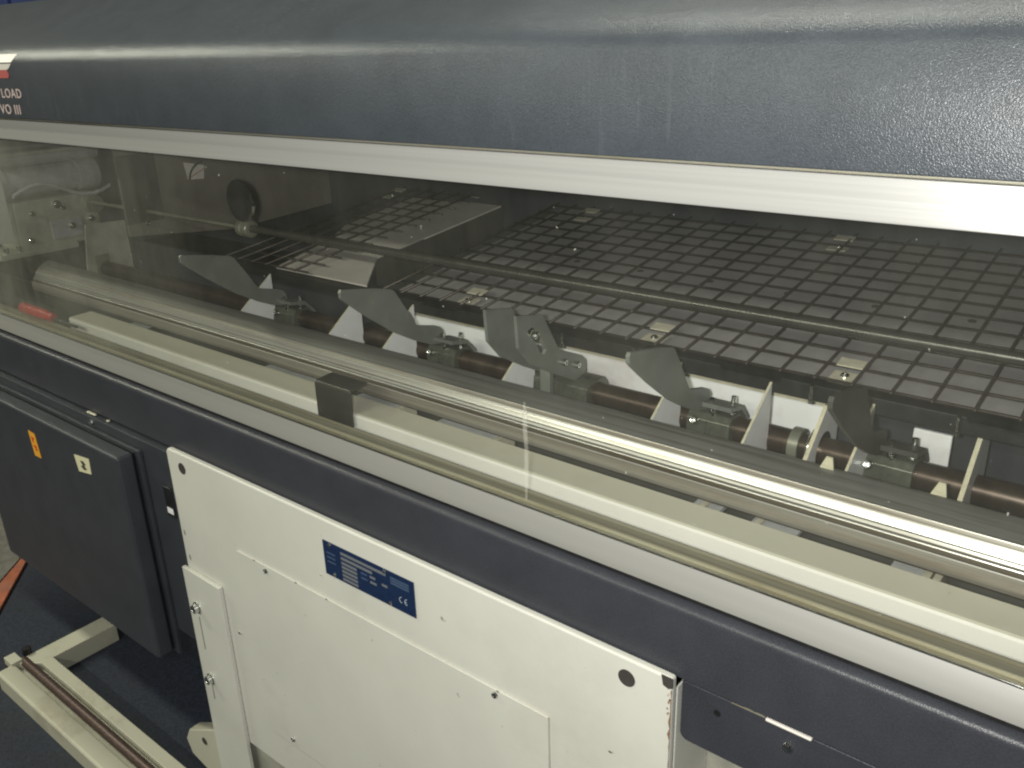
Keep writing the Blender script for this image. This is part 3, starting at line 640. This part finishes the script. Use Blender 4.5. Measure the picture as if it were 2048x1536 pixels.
# white stand panel
wp = prism('stand_panel', rounded(-1.376, -0.361, -1.263, -0.6545, 0.010, (0, 0, 0, 1)), 0.7000, 0.7110, 'white', bf, 'Y', label='large off white front panel of the stand', bevel=0.0035)
box('side_flange', (-0.3625, -0.3600), (0.7110, 0.7990), (-1.263, -0.672), 'white', wp)
for x, z, r in ((-1.330, -0.6835, 0.0108), (-0.4190, -0.6815, 0.0112)):
    cyl('hole_plug', (x, 0.7004, z), '-Y', r, 0.001, 'hole', wp, 28)
prism('lid_seam', rounded(-1.1945, -0.5300, -1.1775, -0.7990, 0.019, (1, 1, 0, 0)), 0.6992, 0.6998, 'mech', wp, 'Y')
lid = prism('access_lid', rounded(-1.193, -0.531, -1.176, -0.7980, 0.018, (1, 1, 0, 0)), 0.6970, 0.6996, 'white', wp, 'Y', bevel=0.0007)
for x, z in ((-1.113, -0.808), (-0.618, -0.807), (-1.108, -1.162), (-0.60, -1.162)):
    cyl('lid_screw', (x, 0.6970, z), '-Y', 0.0052, 0.004, 'chrome', wp, 16, [(0, 0), (.0052, 0), (.0042, .0028), (.0015, .0036), (.001, .002), (0, .002)])
cyl('lid_screw', (-1.231, 0.6998, -0.987), '-Y', 0.003, 0.002, 'chrome', wp, 12)
cyl('lid_screw', (-0.968, 0.6998, -0.7600), '-Y', 0.002, 0.001, 'clip', wp, 12)
sp = prism('side_cover', [(-1.382, -0.9000), (-1.264, -0.9020), (-1.264, -1.75), (-1.382, -1.75)], 0.6915, 0.6995, 'white', wp, 'Y', bevel=0.0012)
bigscrew = [(0, 0), (.0120, 0), (.0120, .002), (.0095, .003), (.0085, .010), (.0060, .011), (.0050, .0095), (0, .0095)]
for z in (-0.979, -1.145):
    cyl('cover_screw', (-1.352, 0.6915, z), '-Y', 0.01, 0.01, 'chrome', wp, 20, bigscrew)
prism('cover_slot', rounded(-1.3535, -1.3510, -1.075, -1.000, 0.001), 0.6909, 0.6914, 'track', wp, 'Y'); prism('cover_slot', rounded(-1.3535, -1.3510, -1.195, -1.160, 0.001), 0.6909, 0.6914, 'track', wp, 'Y')
for x, z in ((-1.3645, -0.818), (-1.3615, -0.870)):
    prism('chip', [(x, z), (x + .003, z - .002), (x + .0035, z - .010), (x + .001, z - .012), (x - .001, z - .004)], 0.6994, 0.6998, 'track', wp, 'Y', label='brown paint chip')
pe = [(-0.3612, -0.668)]          # irregular rust line down the right edge
for k in range(30): pe.append((-0.3612, -0.672 - k * 0.0085))
for k in range(29, -1, -1): pe.append((-0.3616 - abs(random.gauss(0, 0.0009)) * (1.5 if k < 8 else 0.7), -0.672 - k * 0.0085))
prism('rust_line', pe, 0.6993, 0.6998, 'rust_c', wp, 'Y', label='brown rust line down the right edge')
for k in range(12):
    z = -0.670 - 0.035 * random.random() ** 1.3; x = -0.3640 - abs(random.gauss(0, 0.0022)); w_ = 0.0008 + random.random() * 0.0016; h_ = 0.0008 + random.random() * 0.0024
    prism('chip', [(x, z), (x + w_, z - h_ * .2), (x + w_ * .8, z - h_), (x + w_ * .2, z - h_ * .7)], 0.6992, 0.6998, 'rust_c', wp, 'Y', label='rust chip')
prism('worn_notch', [(-0.3745, -0.6535), (-0.3600, -0.6535), (-0.3600, -0.6660), (-0.3650, -0.6690), (-0.3720, -0.6665)], 0.6988, 0.6997, 'hole', wp, 'Y', label='dark notch in top right corner')
for x in (-1.145, -1.035, -0.960, -0.615, -0.44):
    prism('chip', [(x, -0.7976), (x + .004, -0.7978), (x + .005, -0.7992), (x + .001, -0.7995)], 0.6962, 0.6968, 'hole', wp, 'Y', label='dark nick')

# maker's plate
npl = prism('nameplate', [(-0.952, -0.7495), (-0.760, -0.7490), (-0.760, -0.6900), (-0.952, -0.6900)], 0.6984, 0.6996, 'navy', bf, 'Y', label='navy blue rating plate with grey print')
def uv(u, v_): return (-0.952 + 0.192 * u, -0.6900 - 0.0592 * v_)
def strip(u0, u1, v0, v1, mat):
    a, b2 = uv(u0, v0), uv(u1, v1)
    prism('print', [(a[0], b2[1]), (b2[0], b2[1]), (b2[0], a[1]), (a[0], a[1])], 0.6979, 0.6983, mat, npl, 'Y')
strip(.21, .71, .115, .190, 'print'); strip(.21, .56, .255, .330, 'print')
for k in range(5): strip(.21, .385, .395 + .118 * k, .465 + .118 * k, 'print')
for k in range(3): strip(.04, .14, .30 + .13 * k, .335 + .13 * k, 'print_f')
strip(.53, .59, .40, .46, 'print'); strip(.53, .60, .55, .61, 'print'); strip(.66, .72, .46, .52, 'print')
strip(.43, .50, .42, .46, 'print_f'); strip(.43, .50, .56, .60, 'print_f')
for k in range(3): strip(.76, .95, .13 + .075 * k, .18 + .075 * k, 'print_f')
def arc(cx, cz, r, a0, a1, wd, n=10):
    p = [(cx + r * math.cos(R(a0 + (a1 - a0) * k / n)), cz + r * math.sin(R(a0 + (a1 - a0) * k / n))) for k in range(n + 1)]
    q = [(cx + (r - wd) * math.cos(R(a0 + (a1 - a0) * k / n)), cz + (r - wd) * math.sin(R(a0 + (a1 - a0) * k / n))) for k in range(n, -1, -1)]
    return p + q
cx, cz = uv(.865, .66)
prism('ce_mark', arc(cx, cz, 0.0052, 90, 270, 0.0012), 0.6979, 0.6983, 'print_w', npl, 'Y')
prism('ce_mark', arc(cx + .0105, cz, 0.0052, 90, 270, 0.0012), 0.6979, 0.6983, 'print_w', npl, 'Y')
prism('ce_mark', [(cx + .0058, cz - .0006), (cx + .0100, cz - .0006), (cx + .0100, cz + .0006), (cx + .0058, cz + .0006)], 0.6976, 0.69785, 'print_w', npl, 'Y')
for u, v_ in ((.085, .07), (.70, .07), (.105, .93), (.735, .93)):
    x, z = uv(u, v_)
    cyl('rivet', (x, 0.6984, z), '-Y', 0.0032, 0.0025, 'chrome', npl, 14, [(0, 0), (.0034, 0), (.0026, .0018), (0, .0024)])

# right lower panel under the beam
rp = prism('lower_right_panel', rounded(-0.3590, XR, -0.7480, -0.6670, 0.010, (1, 0, 0, 0)), 0.7190, 0.7260, 'beam', bf, 'Y', label='dark panel under the beam at lower right', bevel=0.0012)
cyl('hole_plug', (-0.3155, 0.7192, -0.6900), '-Y', 0.0042, 0.0006, 'black', rp, 16)
cyl('panel_screw', (-0.2360, 0.7190, -0.6920), '-Y', 0.0062, 0.004, 'chrome', rp, 20, [(0, 0), (.0062, 0), (.005, .003), (.002, .0042), (0, .0042)])
box('seam_strip', (-0.2600, -0.2110), (0.7130, 0.7230), (-0.6660, -0.6625), 'decal_w', rp, label='bright strip in the seam')  # pale strip set in the seam under the beam
prism('seam_dirt', [(-0.300, -0.6668), (-0.262, -0.6668), (-0.262, -0.6652), (-0.268, -0.6640), (-0.274, -0.6654), (-0.281, -0.6645), (-0.287, -0.6655), (-0.300, -0.6660)], 0.7180, 0.7188, 'track', rp, 'Y')
box('inner_stand', (-0.362, 0.60), (0.80, 0.81), (-1.50, -0.66), 'mech', bf, label='grey green plate behind lower right panel')
box('stand_back', (-1.36, -0.37), (0.7125, 0.7225), (-1.70, -1.20), 'mech', bf)
box('stand_leg', (-1.30, -0.40), (0.80, 1.30), (-1.70, -0.80), 'inner', bf)
box('lower_body', (XL, -1.39), (0.76, 1.55), (-1.06, -0.65), 'inner', bf)
ft = prism('levelling_foot', [(-1.560, -1.430), (-1.540, -1.395), (-1.376, -1.305), (-1.376, -1.52), (-1.430, -1.510), (-1.465, -1.485), (-1.545, -1.465)], 0.7150, 0.7450, 'frame_white', bf, 'Y', bevel=0.003)
cyl('foot_hole', (-1.478, 0.7148, -1.392), '-Y', 0.009, 0.001, 'hole', ft, 16)

# ------------------------------------------------------------------ screwdriver left in the drip tray
sd = root('screwdriver', 'red handled screwdriver lying in the window track at the far left end', 'screwdriver', (-1.98, 0.781, -0.539))
cyl('handle', (-2.055, 0.781, -0.5262), 'X', 0.012, 0.13, 'red', sd, 16, [(0, 0), (.009, .001), (.0125, .006), (.0115, .03), (.0125, .07), (.0120, .11), (.009, .125), (.0100, .138), (.008, .148), (0, .148)])
cyl('blade', (-1.907, 0.781, -0.5290), 'X', 0.0035, 0.10, 'bar', sd, 10)
